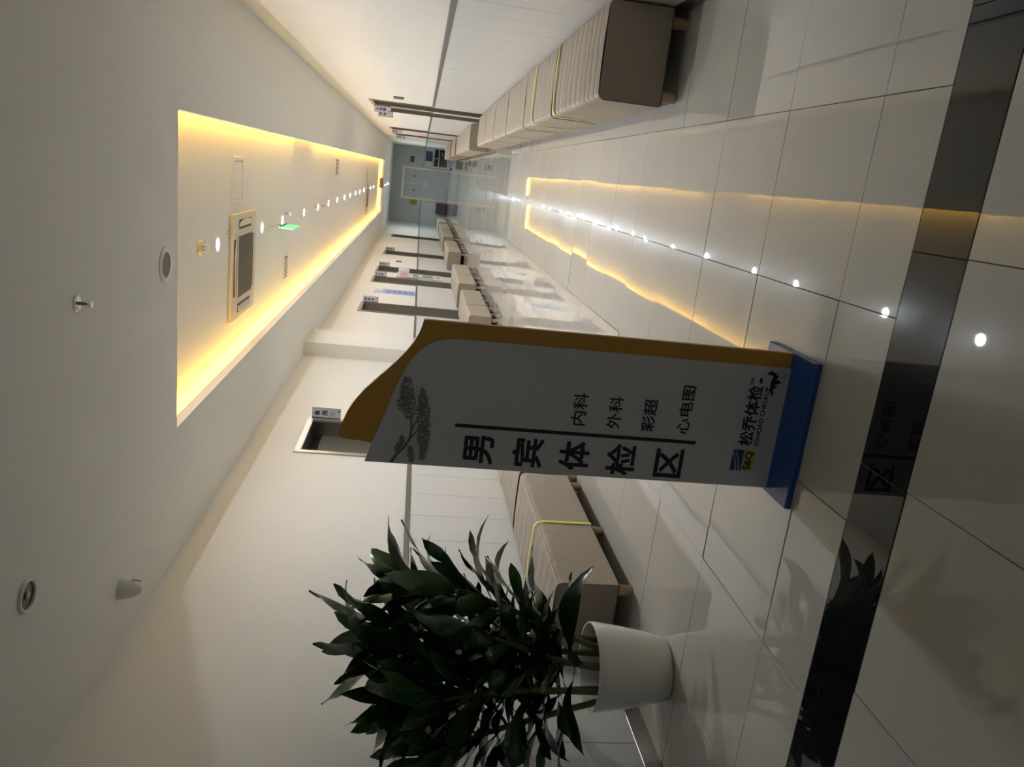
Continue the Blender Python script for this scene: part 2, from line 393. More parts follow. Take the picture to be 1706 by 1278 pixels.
# the double door in the end wall
e = empty('door_11', (-1.0, YE, 0)); tag(e, 'grey-green double door with champagne frame at the end of the corridor', kind='structure')
f = MB().rbox(-0.76, -0.66, -0.03, 0.1, 0, 2.16, 0.004, 1).rbox(0.60, 0.70, -0.03, 0.1, 0, 2.16, 0.004, 1).rbox(-0.66, 0.60, -0.03, 0.1, 2.05, 2.16, 0.004, 1)
f.build('door_frame', BRONZE, e)
tri = YELW = mat('warning_yellow', (0.42, 0.36, 0.05), 0.5)
for q in (-1, 1):
    x0, x1 = (-0.66, -0.036) if q < 0 else (-0.024, 0.60)
    lf = MB().rbox(x0, x1, 0.0, 0.05, 0.03, 2.05, 0.004, 1).build('door_leaf', ENDLEAF, e)
    MB().rbox(x0 + 0.005, x1 - 0.005, -0.006, 0.0, 0.03, 0.07, 0.002, 1).build('kick_plate', CHROME, lf)
    xc = (x0 + x1) / 2
    MB().prism_xz([(xc - 0.09, 1.52), (xc + 0.09, 1.52), (xc, 1.68)], -0.004, 0.0).build('warning_triangle', YELW, lf)
    MB().prism_xz([(xc - 0.035, 1.54), (xc + 0.035, 1.54), (xc, 1.60)], -0.006, -0.004).build('warning_mark', BLACK, lf)
    MB().rbox(-0.10 if q < 0 else 0.03, -0.045 if q < 0 else 0.075, -0.05, 0.0, 0.98, 1.16, 0.006, 1).build('handle', WHITE, lf)
MB().rbox(-0.036, -0.024, -0.004, 0.05, 0.03, 2.05, 0.002, 1).build('meeting_strip', CHROME, e)

# ------------------------------------------------------------------ projecting door signs
def door_sign(X, sgn, y, chars, label, ring=False):
    """plate stands out from the wall into the corridor, facing along it; sgn -1 = sign-side wall"""
    e = empty('door_sign', (X, y, 2.04))
    w = 0.115; s = -sgn                        # direction into the corridor
    def span(a, b_): return (s * a, s * b_) if s > 0 else (s * b_, s * a)
    MB().rbox(*span(0.0, w), 0.0, 0.018, -0.14, 0.14, 0.002, 1).build('plate', DSWHITE, e)
    MB().box(*span(0.004, 0.016), -0.001, 0.0, -0.138, 0.138).build('blue_stripe', DSBLUE, e)
    MB().box(*span(w - 0.006, w), -0.001, 0.0, -0.138, 0.138).build('yellow_stripe', DSYEL, e)
    c0, c1 = span(0.035, 0.085)
    n = len(chars); top = 0.115; step = 0.075 if n < 3 else 0.062
    for i, ch in enumerate(chars):
        z1 = top - i * step
        if ch == '#':
            MB().box(c0 + 0.004, c1 - 0.004, -0.0015, -0.0005, z1 - 0.044, z1 - 0.004).build('character', INKGREY, e)
        else: glyphs(ch, c0, c1, z1 - 0.05, z1, -0.0012, INK, e, 'character', 0.03)
    if ring:
        cx = (c0 + c1) / 2; zc = top - n * step - 0.025; r = MB()
        pts = [(cx + 0.024 * math.cos(a), -0.0012, zc + 0.024 * math.sin(a)) for a in [2 * math.pi * k / 20 for k in range(21)]]
        r.tube(pts, 0.0014, 4); r.box(cx - 0.012, cx + 0.012, -0.0015, -0.0005, zc + 0.004, zc + 0.007); r.box(cx - 0.014, cx + 0.014, -0.0015, -0.0005, zc - 0.008, zc - 0.005)
        r.build('circled_number', INKGREY, e)
    lx0, lx1 = span(0.07, 0.098)
    MB().prism_xz([(lx0, -0.125), (lx1, -0.132), (lx1 - 0.003, -0.118), (lx0 + 0.012, -0.108)], -0.0016, -0.0004).build('emblem', INKGREY, e)
    tag(e, label, 'door sign', 'projecting door signs')
    return e
door_sign(XL, -1, 5.23, '备用', 'projecting door sign lettered 备用, above the edge of the gold sign', True)
door_sign(XL, -1, 12.24, '###', 'lilac projecting door sign next after the pillar, by the white door')
door_sign(XL, -1, 15.86, '###', 'lilac projecting door sign above the framed notice board')
door_sign(XL, -1, 17.80, '###', 'lilac projecting door sign just past the white wall box')
door_sign(XL, -1, 21.70, '###', 'lilac projecting door sign past the card reader on the sign-side wall')
door_sign(XR, 1, 11.80, '心电图', 'larger projecting door sign lettered 心电图 on the bench-side wall')
door_sign(XR, 1, 13.02, '##', 'projecting door sign directly behind the 心电图 sign')
door_sign(XR, 1, 19.98, '##', 'projecting door sign on the bench-side wall over the first red-brown door')
door_sign(XR, 1, 23.68, '##', 'projecting door sign on the bench-side wall over the last red-brown door')

# ------------------------------------------------------------------ benches
bench_mesh = {}
def bench_meshes(L, amp=1.0):
    key = (round(L, 2), amp)
    if key in bench_mesh: return bench_mesh[key]
    D, Z0, Z1, R = 0.485, 0.095, 0.43, 0.035
    rnd = random.Random(int(L * 100))
    # cross-section: x from front (0) to back (D)
    prof = [(0.0, Z0), (0.0, Z0 + 0.1), (0.0, Z0 + 0.2), (0.0, Z1 - R - 0.02), (0.0, Z1 - R)]
    for k in range(1, 5):
        a = math.pi / 2 * k / 4; prof.append((R - R * math.cos(a), Z1 - R + R * math.sin(a)))
    for k in range(1, 10): prof.append((R + (D - 2 * R) * k / 9.0, Z1))
    for k in range(1, 5):
        a = math.pi / 2 * k / 4; prof.append((D - R + R * math.sin(a), Z1 - R + R * math.cos(a)))
    prof.append((D, Z0))
    n = max(40, int(L / 0.009)); m = MB(); vs = []; fs = []
    pleats = []; y = 0.0
    while y < L - 0.06: pleats.append(y); y += rnd.uniform(0.11, 0.18)
    pleats.append(L)
    np_ = len(prof)
    for i in range(n + 1):
        y = L * i / n
        endf = min(1.0, min(y, L - y) / 0.03)
        for j, (x, z) in enumerate(prof):
            top = max(0.0, min(1.0, (z - (Z1 - R)) / R)); u = min(1.0, max(0.0, x / D)); mid = math.exp(-((x - D * 0.48) / 0.035) ** 2)
            yy = y + (0.008 * math.sin(x * 15 + y * 2.3) + 0.004 * math.sin(x * 37 + y * 11)) * top * endf
            k = 0
            while k < len(pleats) - 2 and yy > pleats[k + 1]: k += 1
            q = min(1.0, max(0.0, (yy - pleats[k]) / (pleats[k + 1] - pleats[k])))
            bulge = (4 * q * (1 - q)) ** 0.32
            dz = 0.006 * math.sin(math.pi * u) * top + amp * endf * (bulge - 0.8) * 0.030 * top - endf * amp * mid * top * 0.007 * (1 - bulge * 0.6)
            dz += 0.0016 * top * endf * math.sin(y * 13 + x * 19)
            fade = min(1.0, max(0.0, (z - Z0) / 0.30)) ** 2
            dx = (amp * (1 - bulge) * 0.009 * fade + 0.0022 * math.sin(y * 7 + z * 11)) * (1 - top) * endf if x < R else 0.0
            vs.append((x + dx, y, z + dz))
    for i in range(n):
        for j in range(np_ - 1):
            a = i * np_ + j; fs.append((a, a + np_, a + np_ + 1, a + 1))
    m.add(vs, fs); cushion = m.mesh('cushion', FABRIC, True)
    end = []
    for yy, dr in ((0.002, -1), (L - 0.002, 1)):
        pts = [(min(max(x, 0.003), D - 0.003), z) for x, z in prof]
        ends2 = [(x, yy, z - 0.003 if z > 0.3 else z) for x, z in pts]; k = len(ends2)
        end.append(MB().add(ends2 + [(x, yy - dr * 0.004, z) for x, _, z in ends2], [tuple(range(k)) if dr < 0 else tuple(range(k))[::-1], tuple(range(k, 2 * k))[::-1] if dr < 0 else tuple(range(k, 2 * k))]).mesh('end_panel', FABRIC_END))
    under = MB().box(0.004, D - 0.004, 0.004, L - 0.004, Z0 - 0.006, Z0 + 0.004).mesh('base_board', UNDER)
    pipe = MB()
    for xx in (0.010,):
        pipe.tube([(xx, L * t / 24, Z1 - 0.008 + 0.0015 * math.sin(t * 2.2)) for t in range(25)], 0.0035, 6)
    piping = pipe.mesh('piping', FABRIC, True)
    foot = MB().lathe([(0.026, 0.0), (0.027, 0.003), (0.033, Z0 - 0.006), (0.033, Z0)], 14).mesh('foot', WOOD, True)
    bench_mesh[key] = (cushion, end, under, piping, foot)
    return bench_mesh[key]
def bench(side, y0, y1, label, straps=(), group=None, amp=1.0):
    """side +1 right wall; front faces the corridor"""
    L = y1 - y0; D = 0.485
    cu, en, un, pi_, ft = bench_meshes(L, amp)
    e = empty('upholstered_bench', (XR - 0.024 - D, y0, 0) if side > 0 else (XL + 0.024 + D, y1, 0), 0 if side > 0 else math.pi)
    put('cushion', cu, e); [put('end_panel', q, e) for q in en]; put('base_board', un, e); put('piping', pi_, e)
    for fy in (0.055, L / 2, L - 0.055):
        for fx in (0.06, D - 0.06): put('foot', ft, e, (fx, fy, 0))
    for sy in straps:
        yy = sy - y0 if side > 0 else y1 - sy
        b = MB(); z1 = 0.445; w = 0.014
        path = [(-0.003, 0.092), (-0.003, 0.385), (0.008, 0.425), (0.04, z1), (0.24, z1 + 0.008), (0.45, z1), (0.478, 0.425), (0.488, 0.385)]
        vs = []; fs = []
        for i, (x, z) in enumerate(path):
            wob = 0.004 * math.sin(i * 1.7)
            vs += [(x, yy - w + wob, z), (x, yy + w + wob, z)]
            q = Vector((x - 0.24, 0, z - 0.25)).normalized() * 0.0025
            vs += [(x + q.x, yy + w + wob, z + q.z), (x + q.x, yy - w + wob, z + q.z)]
        for i in range(len(path) - 1):
            for k in range(4): fs.append((i * 4 + k, i * 4 + (k + 1) % 4, i * 4 + 4 + (k + 1) % 4, i * 4 + 4 + k))
        s_ = b.add(vs, fs).build('strap', STRAP, e); tag(s_, 'yellow strap tied around the bench')
    tag(e, label, 'bench', group)
    return e
GR, GL = 'beige benches along the bench-side wall', 'beige benches along the sign-side wall'
R1 = [(1.95, 3.44), (3.49, 5.00), (5.05, 6.52), (6.57, 8.04), (8.09, 9.52), (9.57, 10.98)]
RL = ['beige pleated bench with dark brown end, first of the long row on the bench-side wall', 'beige pleated bench with a pale strap, second of the long row', 'third beige pleated bench of the long row on the bench-side wall',
      'fourth beige pleated bench of the long row on the bench-side wall', 'fifth beige pleated bench of the long row on the bench-side wall', 'last beige bench of the long row, ending at the taupe doors']
ST = [(3.33,), (4.40,), (), (), (), ()]
for (a, b_), lb, st in zip(R1, RL, ST): bench(1, a, b_, lb, st, GR)
for (a, b_), lb in zip([(13.25, 14.74), (14.79, 16.26), (16.31, 17.77), (17.82, 19.20), (20.02, 21.4), (21.45, 22.8), (23.75, 25.2), (25.25, 26.7), (26.75, 28.1), (28.15, 29.5)],
    ['beige bench just beyond the taupe door pair, first of the second bench row', 'beige bench in the second row beyond the taupe doors, second along', 'beige bench in the second row beyond the taupe doors, third along', 'beige bench in the second row, last before the first red-brown door',
     'beige bench just past the first red-brown door', 'beige bench just before the last red-brown door', 'beige bench just past the last red-brown door', 'beige bench near the corridor end, second past the last red-brown door',
     'beige bench near the corridor end, third past the last red-brown door', 'last beige bench on the bench-side wall, beside the computer cart']): bench(1, a, b_, lb, (), GR)
bench(-1, 1.32, 2.84, 'beige bench with bright yellow strap behind the potted plant', (2.05,), GL, 0.4)
bench(-1, 2.90, 4.24, 'beige bench half hidden behind the gold-edged sign', (3.75,), GL, 0.4)
for (a, b_), lb in zip([(9.0, 9.98), (10.01, 11.55), (12.35, 13.70), (13.73, 15.40), (18.2, 19.85), (19.88, 21.5), (22.85, 24.6), (24.65, 26.3), (26.35, 27.9), (28.0, 28.9), (30.0, 31.5), (31.55, 33.0)],
    ['short beige bench seen past the top edge of the gold sign', 'beige bench beside the first white door, next after the short one', 'beige bench after the first white door, nearer of its pair', 'beige bench after the first white door, farther of its pair, by the notice board',
     'beige bench after the white wall box, nearer of its pair', 'beige bench after the white wall box, farther of its pair', 'small far bench on the sign-side wall, first past the fifth door', 'small far bench on the sign-side wall, second past the fifth door',
     'small far bench on the sign-side wall, third past the fifth door', 'small far bench just past the last sign-side door', 'pale bench at the corridor end with a flat brown end face', 'pale bench touching the corner of the end wall']): bench(-1, a, b_, lb, (), GL)

# ------------------------------------------------------------------ the standing sign
YS0 = 0.155
sg = empty('standing_sign', (0, 0, 0))
def curve_pts(pts, n=6):
    out = []
    P = [pts[0]] + pts + [pts[-1]]
    for i in range(1, len(P) - 2):
        for k in range(n):
            t = k / n; a, b_, c_, d_ = P[i - 1], P[i], P[i + 1], P[i + 2]
            out.append(tuple(0.5 * (2 * b_[q] + (c_[q] - a[q]) * t + (2 * a[q] - 5 * b_[q] + 4 * c_[q] - d_[q]) * t * t + (3 * b_[q] - a[q] - 3 * c_[q] + d_[q]) * t ** 3) for q in (0, 1)))
    return out + [pts[-1]]
gold_top = curve_pts([(-0.809, 1.258), (-0.827, 1.262), (-0.857, 1.272), (-0.902, 1.296), (-0.956, 1.339), (-1.011, 1.390), (-1.059, 1.433), (-1.111, 1.467), (-1.168, 1.490), (-1.214, 1.501)])
gold_left = curve_pts([(-1.214, 1.501), (-1.222, 1.470), (-1.2235, 1.423), (-1.231, 1.396)])
gold = [(-1.288, 0.022), (-0.809, 0.022)] + gold_top + gold_left[1:] + [(-1.288, 1.380)]
MB().prism_xz(gold, YS0 + 0.008, YS0 + 0.030).build('gold_back_panel', GOLD, sg)
front_top = curve_pts([(-0.860, 1.10), (-0.861, 1.146), (-0.866, 1.192), (-0.884, 1.233), (-0.914, 1.268), (-0.965, 1.301), (-1.031, 1.328), (-1.092, 1.347), (-1.163, 1.370), (-1.231, 1.394), (-1.290, 1.410)])
front = [(-1.290, 0.022), (-0.860, 0.022)] + front_top
MB().prism_xz(front, YS0, YS0 + 0.009).build('front_panel', SIGNW, sg)
MB().prism_xz([(-1.2915, 0.022), (-1.2885, 0.022), (-1.2885, 1.409), (-1.2915, 1.411)], YS0 + 0.001, YS0 + 0.030).build('edge_trim', SIGNEDGE, sg)
MB().rbox(-1.305, -0.805, 0.006, 0.350, 0.0, 0.024, 0.004, 2).build('base_plate', BLUEBASE, sg)
YP = YS0 - 0.0012
for ch, x0, x1, z0, z1 in [('男', -1.271, -1.177, .997, 1.091), ('宾', -1.272, -1.174, .831, .929), ('体', -1.271, -1.173, .673, .770), ('检', -1.277, -1.171, .510, .607), ('区', -1.274, -1.174, .345, .437)]:
    glyphs(ch, x0, x1, z0, z1, YP, INK, sg, 'character', 0.027)
MB().box(-1.151, -1.139, YP, YS0, 0.309, 1.129).build('divider_bar', INK, sg)
for tx, x0, x1, z0, z1 in [('内科', -1.113, -1.003, .702, .749), ('外科', -1.116, -1.005, .582, .628), ('彩超', -1.117, -1.005, .464, .509), ('心电图', -1.117, -.948, .342, .386)]:
    glyphs(tx, x0, x1, z0, z1, YP, INK, sg, 'lettering', 0.018)
glyphs('松乔体检', -1.141, -.929, .109, .158, YP, INK, sg, 'lettering', 0.028)
glyphs('TM', -.928, -.902, .146, .156, YP, INK, sg, 'lettering', 0.03)
glyphs('SONQAO CHECKUP', -1.140, -.930, .083, .101, YP, INK, sg, 'lettering', 0.028)
MB().box(-1.234, -1.158, YP, YS0, 0.131, 0.170).build('logo_block', LOGOBLUE, sg)
MB().box(-1.232, -1.159, YP, YS0, 0.088, 0.131).build('logo_plate', LOGOYEL, sg)
glyphs('S&Q', -1.228, -1.163, .096, .124, YP - 0.0008, BLACK, sg, 'lettering', 0.03)
for dz in (0.0, 0.011):
    sw = [(-1.234 + 0.076 * t, 0.137 + dz + 0.024 * t ** 1.6) for t in [k / 10 for k in range(11)]]
    MB().prism_xz(sw + [(x, z + 0.0045 - 0.003 * k / 10) for k, (x, z) in enumerate(sw)][::-1], YP - 0.0008, YP).build('swoosh', SIGNW, sg)
branch = [(-.964, .073), (-.951, .069), (-.936, .074), (-.927, .059), (-.92, .072), (-.912, .048), (-.903, .061), (-.9, .07), (-.889, .06), (-.885, .074), (-.879, .068), (-.878, .083), (-.873, .087), (-.875, .097), (-.888, .105), (-.887, .093), (-.891, .082), (-.903, .083), (-.913, .087), (-.927, .085), (-.939, .086), (-.95, .078)]
MB().prism_xz(branch, YP, YS0).build('pine_branch_mark', INK, sg)
MB().box(-.918, -.901, YP, YS0, .116, .126).build('seal_mark', INK, sg)
for p0, p1, cx in [((-.898, .054), (-.874, .039), -.003), ((-.892, .045), (-.872, .030), -.003)]:
    MB().tube([(p0[0] + (p1[0] - p0[0]) * t, YP, p0[1] + (p1[1] - p0[1]) * t + cx * math.sin(math.pi * t)) for t in [k / 6 for k in range(7)]], 0.0007, 4).build('needle_stroke', INK, sg)
# ink drawing of a pine on the panel
rp = random.Random(3)
def blob(cx, cz, rx, rz, ang, n=46):
    pts = []
    for k in range(n):
        a = 2 * math.pi * k / n; r = 1 + rp.uniform(-0.16, 0.16) * (1 if k % 2 else -0.4)
        x, z = rx * r * math.cos(a), rz * r * math.sin(a)
        pts.append((cx + x * math.cos(ang) - z * math.sin(ang), cz + x * math.sin(ang) + z * math.cos(ang)))
    return pts
PINE = mat('pine_ink', (0.22, 0.22, 0.22), 0.6, noise=0.3, nscale=80)
for cx, cz, rx, rz, an in [(-1.045, 1.290, .048, .022, .15), (-1.088, 1.287, .046, .032, .3), (-1.075, 1.238, .044, .015, .1), (-1.125, 1.230, .054, .024, .05), (-1.185, 1.226, .052, .022, .0), (-1.235, 1.222, .036, .012, -.1),
                           (-1.225, 1.300, .030, .010, -.25), (-1.255, 1.262, .026, .008, .2)]:
    fo = MB()
    for k in range(110):
        a = rp.uniform(0, 2 * math.pi); r = math.sqrt(rp.random())
        x, z = rx * r * math.cos(a), rz * r * math.sin(a) * 0.9
        px, pz = cx + x * math.cos(an) - z * math.sin(an), cz + x * math.sin(an) + z * math.cos(an)
        ta = math.pi / 2 + rp.uniform(-1.1, 1.1) - x / rx * 0.8; ln = rp.uniform(0.007, 0.013); w = rp.uniform(0.0022, 0.0040)
        ex_, ez = px + ln * math.cos(ta), pz + ln * math.sin(ta)
        fo.add([(px - w * math.sin(ta) * -1, YP - 0.00001 * k, pz - w * math.cos(ta)), (ex_, YP - 0.00001 * k, ez), (px - w * math.sin(ta), YP - 0.00001 * k, pz + w * math.cos(ta)), (px - 0.3 * ln * math.cos(ta), YP - 0.00001 * k, pz - 0.3 * ln * math.sin(ta))], [(0, 1, 2, 3)])
    tag(fo.build('pine_foliage', PINE, sg), kind='stuff')
tr = [(-1.288, 1.325), (-1.262, 1.312), (-1.235, 1.288), (-1.205, 1.272), (-1.172, 1.268), (-1.140, 1.272), (-1.108, 1.280), (-1.075, 1.286)]
MB().prism_xz([(x, z + 0.006 * (1 - k / 9)) for k, (x, z) in enumerate(tr)] + [(x, z - 0.006 * (1 - k / 9)) for k, (x, z) in enumerate(tr)][::-1], YP - 0.0003, YS0).build('pine_trunk', INKGREY, sg)
for a, b_ in [((-1.20, 1.27), (-1.15, 1.232)), ((-1.17, 1.268), (-1.10, 1.236)), ((-1.23, 1.285), (-1.23, 1.23)), ((-1.22, 1.28), (-1.205, 1.305))]:
    MB().prism_xz([(a[0], a[1] + .003), (a[0], a[1] - .003), (b_[0], b_[1] - .0015), (b_[0], b_[1] + .0015)], YP - 0.0003, YS0).build('pine_twig', INKGREY, sg)
tag(sg, 'tall standing sign with gold swoosh back, white panel and blue base', 'sign')

# ------------------------------------------------------------------ potted plant
PX, PY = -2.465, 0.775
pot = empty('plant_pot', (PX, PY, 0))
MB().lathe([(0.05, 0.004), (0.120, 0.0), (0.138, 0.006), (0.150, 0.03), (0.168, 0.12), (0.184, 0.22), (0.195, 0.31), (0.199, 0.352), (0.197, 0.360), (0.190, 0.360), (0.187, 0.352), (0.183, 0.30), (0.178, 0.255)], 48, cap=True).build('pot_body', POT, pot, True)
MB().lathe([(0.179, 0.262), (0.12, 0.268), (0.05, 0.270), (0.002, 0.270)], 32, cap=False).build('soil', SOIL, pot)
tag(pot, 'round white glazed planter on the floor beside the bench', 'planter')

plant = empty('dracaena_plant', (PX, PY, 0.265))
rl = random.Random(5)
def leaf_mesh(L, W, droop, twist, fold, wav, m):
    b = MB(); n = 10; vs = []; fs = []
    for i in range(n + 1):
        t = i / n
        # narrow petiole, wide blade, drawn-out tip
        w = W * (0.14 + 0.86 * max(0.0, math.sin(math.pi * min(1, max(0, (t - 0.22) / 0.78)) ** 0.85)) ** 0.8) * (1 if t < 0.98 else 0.1)
        if t < 0.24: w = W * (0.15 + 0.12 * t)
        ang = droop * t * t; 
        y = L * (math.sin(ang) / droop if abs(droop) > 1e-3 else t) if False else L * t * math.cos(ang * 0.6)
        z = -L * t * math.sin(ang * 0.6) + 0.008 * math.sin(t * 9 + wav)
        tw = twist * t + 0.3 * math.sin(t * 6 + wav)
        for s_ in (-1, 0, 1):
            x = s_ * w / 2; dz = abs(s_) * w * 0.5 * fold + s_ * 0.05 * W * math.sin(t * 14 + wav)
            vs.append((x * math.cos(tw) - dz * math.sin(tw), y, z + x * math.sin(tw) + dz * math.cos(tw)))
    for i in range(n):
        for k in range(2):
            a = i * 3 + k; fs.append((a, a + 1, a + 4, a + 3))
    return b.add(vs, fs).mesh('leaf', m, True)
leaf_vars = [leaf_mesh(1.0, rl.uniform(0.19, 0.25), rl.uniform(0.0, 0.7), rl.uniform(-0.6, 0.6), rl.uniform(0.1, 0.4), rl.uniform(0, 6), LEAFG[k % 4]) for k in range(14)]
canes = [((0.115, -0.045), (0.40, -0.06), 0.72), ((0.085, 0.09), (0.33, 0.06), 0.92), ((0.0, -0.02), (0.12, -0.08), 1.00), ((-0.10, -0.04), (-0.02, -0.22), 0.90), ((-0.03, -0.115), (0.10, -0.40), 0.80), ((0.03, 0.03), (0.18, -0.04), 0.98), ((0.06, -0.10), (0.27, -0.24), 0.60), ((-0.09, -0.10), (-0.13, -0.42), 0.78)]
up = Vector((0, 0, 1))
for (ax, ay), (bx_, by_), H in canes:
    pts = []
    for k in range(9):
        t = k / 8; pts.append((ax + (bx_ - ax) * t ** 1.3 + 0.012 * math.sin(t * 5 + ax * 40), ay + (by_ - ay) * t ** 1.3 + 0.012 * math.cos(t * 4 + ay * 30), -0.01 + H * t))
    MB().tube(pts, [0.0155 - 0.006 * k / 8 for k in range(9)], 8).build('cane', STEM, plant, True)
    nl = int(36 * H) + 5; az = rl.uniform(0, 6)
    for k in range(nl):
        t = 0.27 + 0.73 * (k / (nl - 1)) ** 0.9
        i = min(7, int(t * 8)); fr = t * 8 - i
        p = Vector(pts[i]).lerp(Vector(pts[i + 1]), fr)
        az += 2.4 + rl.uniform(-0.35, 0.35)
        el = math.radians(13 + 55 * t ** 1.8 + rl.uniform(-15, 15))
        Lf = rl.uniform(0.29, 0.45) * (0.82 if t < 0.35 else 1.0)
        d = None
        for tryk in range(8):
            dd = Vector((math.cos(az) * math.cos(el), math.sin(az) * math.cos(el), math.sin(el)))
            tip = p + dd * Lf
            if PX + tip.x > XL + 0.13 and not (tip.z < 0.30 and PY + tip.y > 1.15) and tip.z > 0.14: d = dd; break
            az += 0.7
            if tryk > 4: el = min(1.35, el + 0.25)
        if d is None: continue
        lat = d.cross(up).normalized(); nor = lat.cross(d).normalized()
        o = put('leaf', leaf_vars[rl.randrange(len(leaf_vars))], plant)
        M_ = Matrix((lat, d, nor)).transposed().to_4x4()
        o.matrix_local = Matrix.Translation(p) @ M_ @ Matrix.Rotation(rl.uniform(-0.5, 0.5), 4, 'Y') @ Matrix.Diagonal((Lf, Lf, Lf, 1))
tag(plant, 'bushy dracaena with long dark green leaves in the white planter', 'plant')

# ------------------------------------------------------------------ ceiling fittings
# four-way cassette air conditioners
ac = empty('air_conditioner', (-1.335, 4.78, ZR))
S = 0.45
MB().rbox(-S, S, -S, S, -0.030, 0.0, 0.010, 2).build('face_panel', CREAM, ac)
MB().rbox(-0.285, 0.285, -0.285, 0.285, -0.036, -0.029, 0.004, 1).build('grille_frame', CREAM, ac)
g = MB()
for k in range(22): g.box(-0.255, 0.255, -0.250 + 0.0235 * k, -0.240 + 0.0235 * k, -0.041, -0.036)
gb = MB().box(-0.262, 0.262, -0.258, 0.262, -0.0375, -0.036).build('intake_grille', GREYMESH, ac)
tag(g.build('grille_slats', GREYMESH, gb), kind='stuff')
for k in range(4):
    a = k * math.pi / 2
    sl = MB().rbox(-0.24, 0.24, 0.315, 0.395, -0.0318, -0.029, 0.001, 1).build('air_slot', BLACK, ac); sl.rotation_euler = (0, 0, a)
    vn = MB(); nseg = 10; vs = []; fs = []
    for i in range(nseg + 1):
        x = -0.235 + 0.47 * i / nseg; bow = 0.022 * (1 - (x / 0.235) ** 2)
        vs += [(x, 0.338, -0.034), (x, 0.375 + bow, -0.044), (x, 0.375 + bow, -0.038), (x, 0.338, -0.031)]
    for i in range(nseg):
        for q in range(4): fs.append((i * 4 + q, i * 4 + (q + 1) % 4, i * 4 + 4 + (q + 1) % 4, i * 4 + 4 + q))
    fs += [(0, 1, 2, 3), tuple(nseg * 4 + q for q in (3, 2, 1, 0))]
    v_ = vn.add(vs, fs).build('louvre_vane', CREAM, ac, True); v_.rotation_euler = (0, 0, a)
tag(ac, 'large cream cassette air conditioner in the ceiling tray, nearest one', 'air conditioner', 'cassette air conditioners')
ac2 = copy_tree(ac); ac2.location = (-1.335, 20.75, ZR); tag(ac2, 'distant cassette air conditioner near the far end of the ceiling tray')

def plate_vent(name, x0, x1, y0, y1, n, label, cat, dark=GREYMESH):
    cx, cy = (x0 + x1) / 2, (y0 + y1) / 2; w, d = abs(x1 - x0) / 2, abs(y1 - y0) / 2
    e = empty(name, (cx, cy, ZR))
    b = MB().rbox(-w, w, -d, -d + 0.035, -0.012, 0, 0.003, 1).rbox(-w, w, d - 0.035, d, -0.012, 0, 0.003, 1).rbox(-w, -w + 0.035, -d + 0.03, d - 0.03, -0.012, 0, 0.003, 1).rbox(w - 0.035, w, -d + 0.03, d - 0.03, -0.012, 0, 0.003, 1)
    b.build('frame', WHITE, e)
    if n == 0:
        MB().rbox(-w + 0.04, w - 0.04, -d + 0.04, d - 0.04, -0.007, 0, 0.002, 1).build('cover_plate', WHITE, e)
    else:
        MB().box(-w + 0.035, w - 0.035, -d + 0.035, d - 0.035, -0.003, 0).build('backing', dark, e)
        for k in range(n):
            t = -w + 0.05 + (2 * w - 0.10) * (k + 0.5) / n
            MB().rbox(t - 0.010, t + 0.006, -d + 0.034, d - 0.034, -0.011, -0.004, 0.001, 1).build('slat', WHITE, e)
    tag(e, label, cat); return e
plate_vent('access_panel', -0.81, -0.43, 4.38, 4.76, 0, 'white square ceiling hatch between the air conditioner and the yellow cove', 'ceiling panel')
plate_vent('ceiling_vent', -1.81, -1.49, 6.98, 7.28, 7, 'small white slatted ceiling vent near the bright yellow cove', 'vent')
plate_vent('ceiling_vent', -0.66, -0.335, 12.05, 12.60, 6, 'slatted ceiling vent beside the bench-side cove, halfway down the tray', 'vent')
plate_vent('ceiling_vent', -0.87, -0.475, 20.4, 20.8, 6, 'far slatted ceiling vent beside the distant air conditioner', 'vent')

def smoke(x, y, label):
    e = empty('smoke_detector', (x, y, ZR))
    MB().lathe([(0.055, 0.0), (0.055, -0.020), (0.050, -0.026), (0.043, -0.026)], 28).build('base', CREAM, e, True)
    MB().lathe([(0.042, -0.024), (0.042, -0.040), (0.034, -0.052), (0.012, -0.056), (0.001, -0.056)], 28, cap=False).build('sensor_head', WHITE, e, True)
    r = MB()
    for k in range(10):
        a = 2 * math.pi * k / 10; r.box(0.040 * math.cos(a) - 0.004, 0.040 * math.cos(a) + 0.004, 0.040 * math.sin(a) - 0.004, 0.040 * math.sin(a) + 0.004, -0.043, -0.034)
    tag(r.build('air_slots', BLACK, e), kind='stuff')
    tag(e, label, 'smoke detector')
smoke(-1.065, 3.46, 'cream round smoke detector at the head of the downlight row')
smoke(-1.05, 9.48, 'small smoke detector by the fifth downlight of the row')
def sprinkler(x, y, z, label, rosette=0.03):
    e = empty('sprinkler', (x, y, z))
    MB().lathe([(rosette, 0.0), (rosette, -0.003), (rosette * 0.75, -0.009), (0.012, -0.010)], 24).build('rosette', CHROME, e, True)
    MB().lathe([(0.008, -0.008), (0.006, -0.03), (0.004, -0.045)], 12).build('stem', DARKSTEEL, e, True)
    fr = MB()
    for s_ in (-1, 1): fr.tube([(0.006 * s_, 0, -0.026), (0.013 * s_, 0, -0.036), (0.010 * s_, 0, -0.048), (0, 0, -0.055)], 0.002, 6)
    fr.build('yoke', CHROME, e, True)
    MB().lathe([(0.014, -0.055), (0.015, -0.057), (0.004, -0.058)], 16).build('deflector', CHROME, e, True)
    tag(e, label, 'sprinkler', 'ceiling sprinklers')
sprinkler(-1.035, 1.022, ZS, 'chrome pendant sprinkler alone on the near ceiling, by the round speaker', 0.036)
sprinkler(-1.04, 4.29, ZR, 'sprinkler right beside the near air conditioner')
sprinkler(-1.03, 7.06, ZR, 'sprinkler just behind the green exit sign')
sprinkler(-1.09, 10.45, ZR, 'far sprinkler between downlights halfway along the tray')

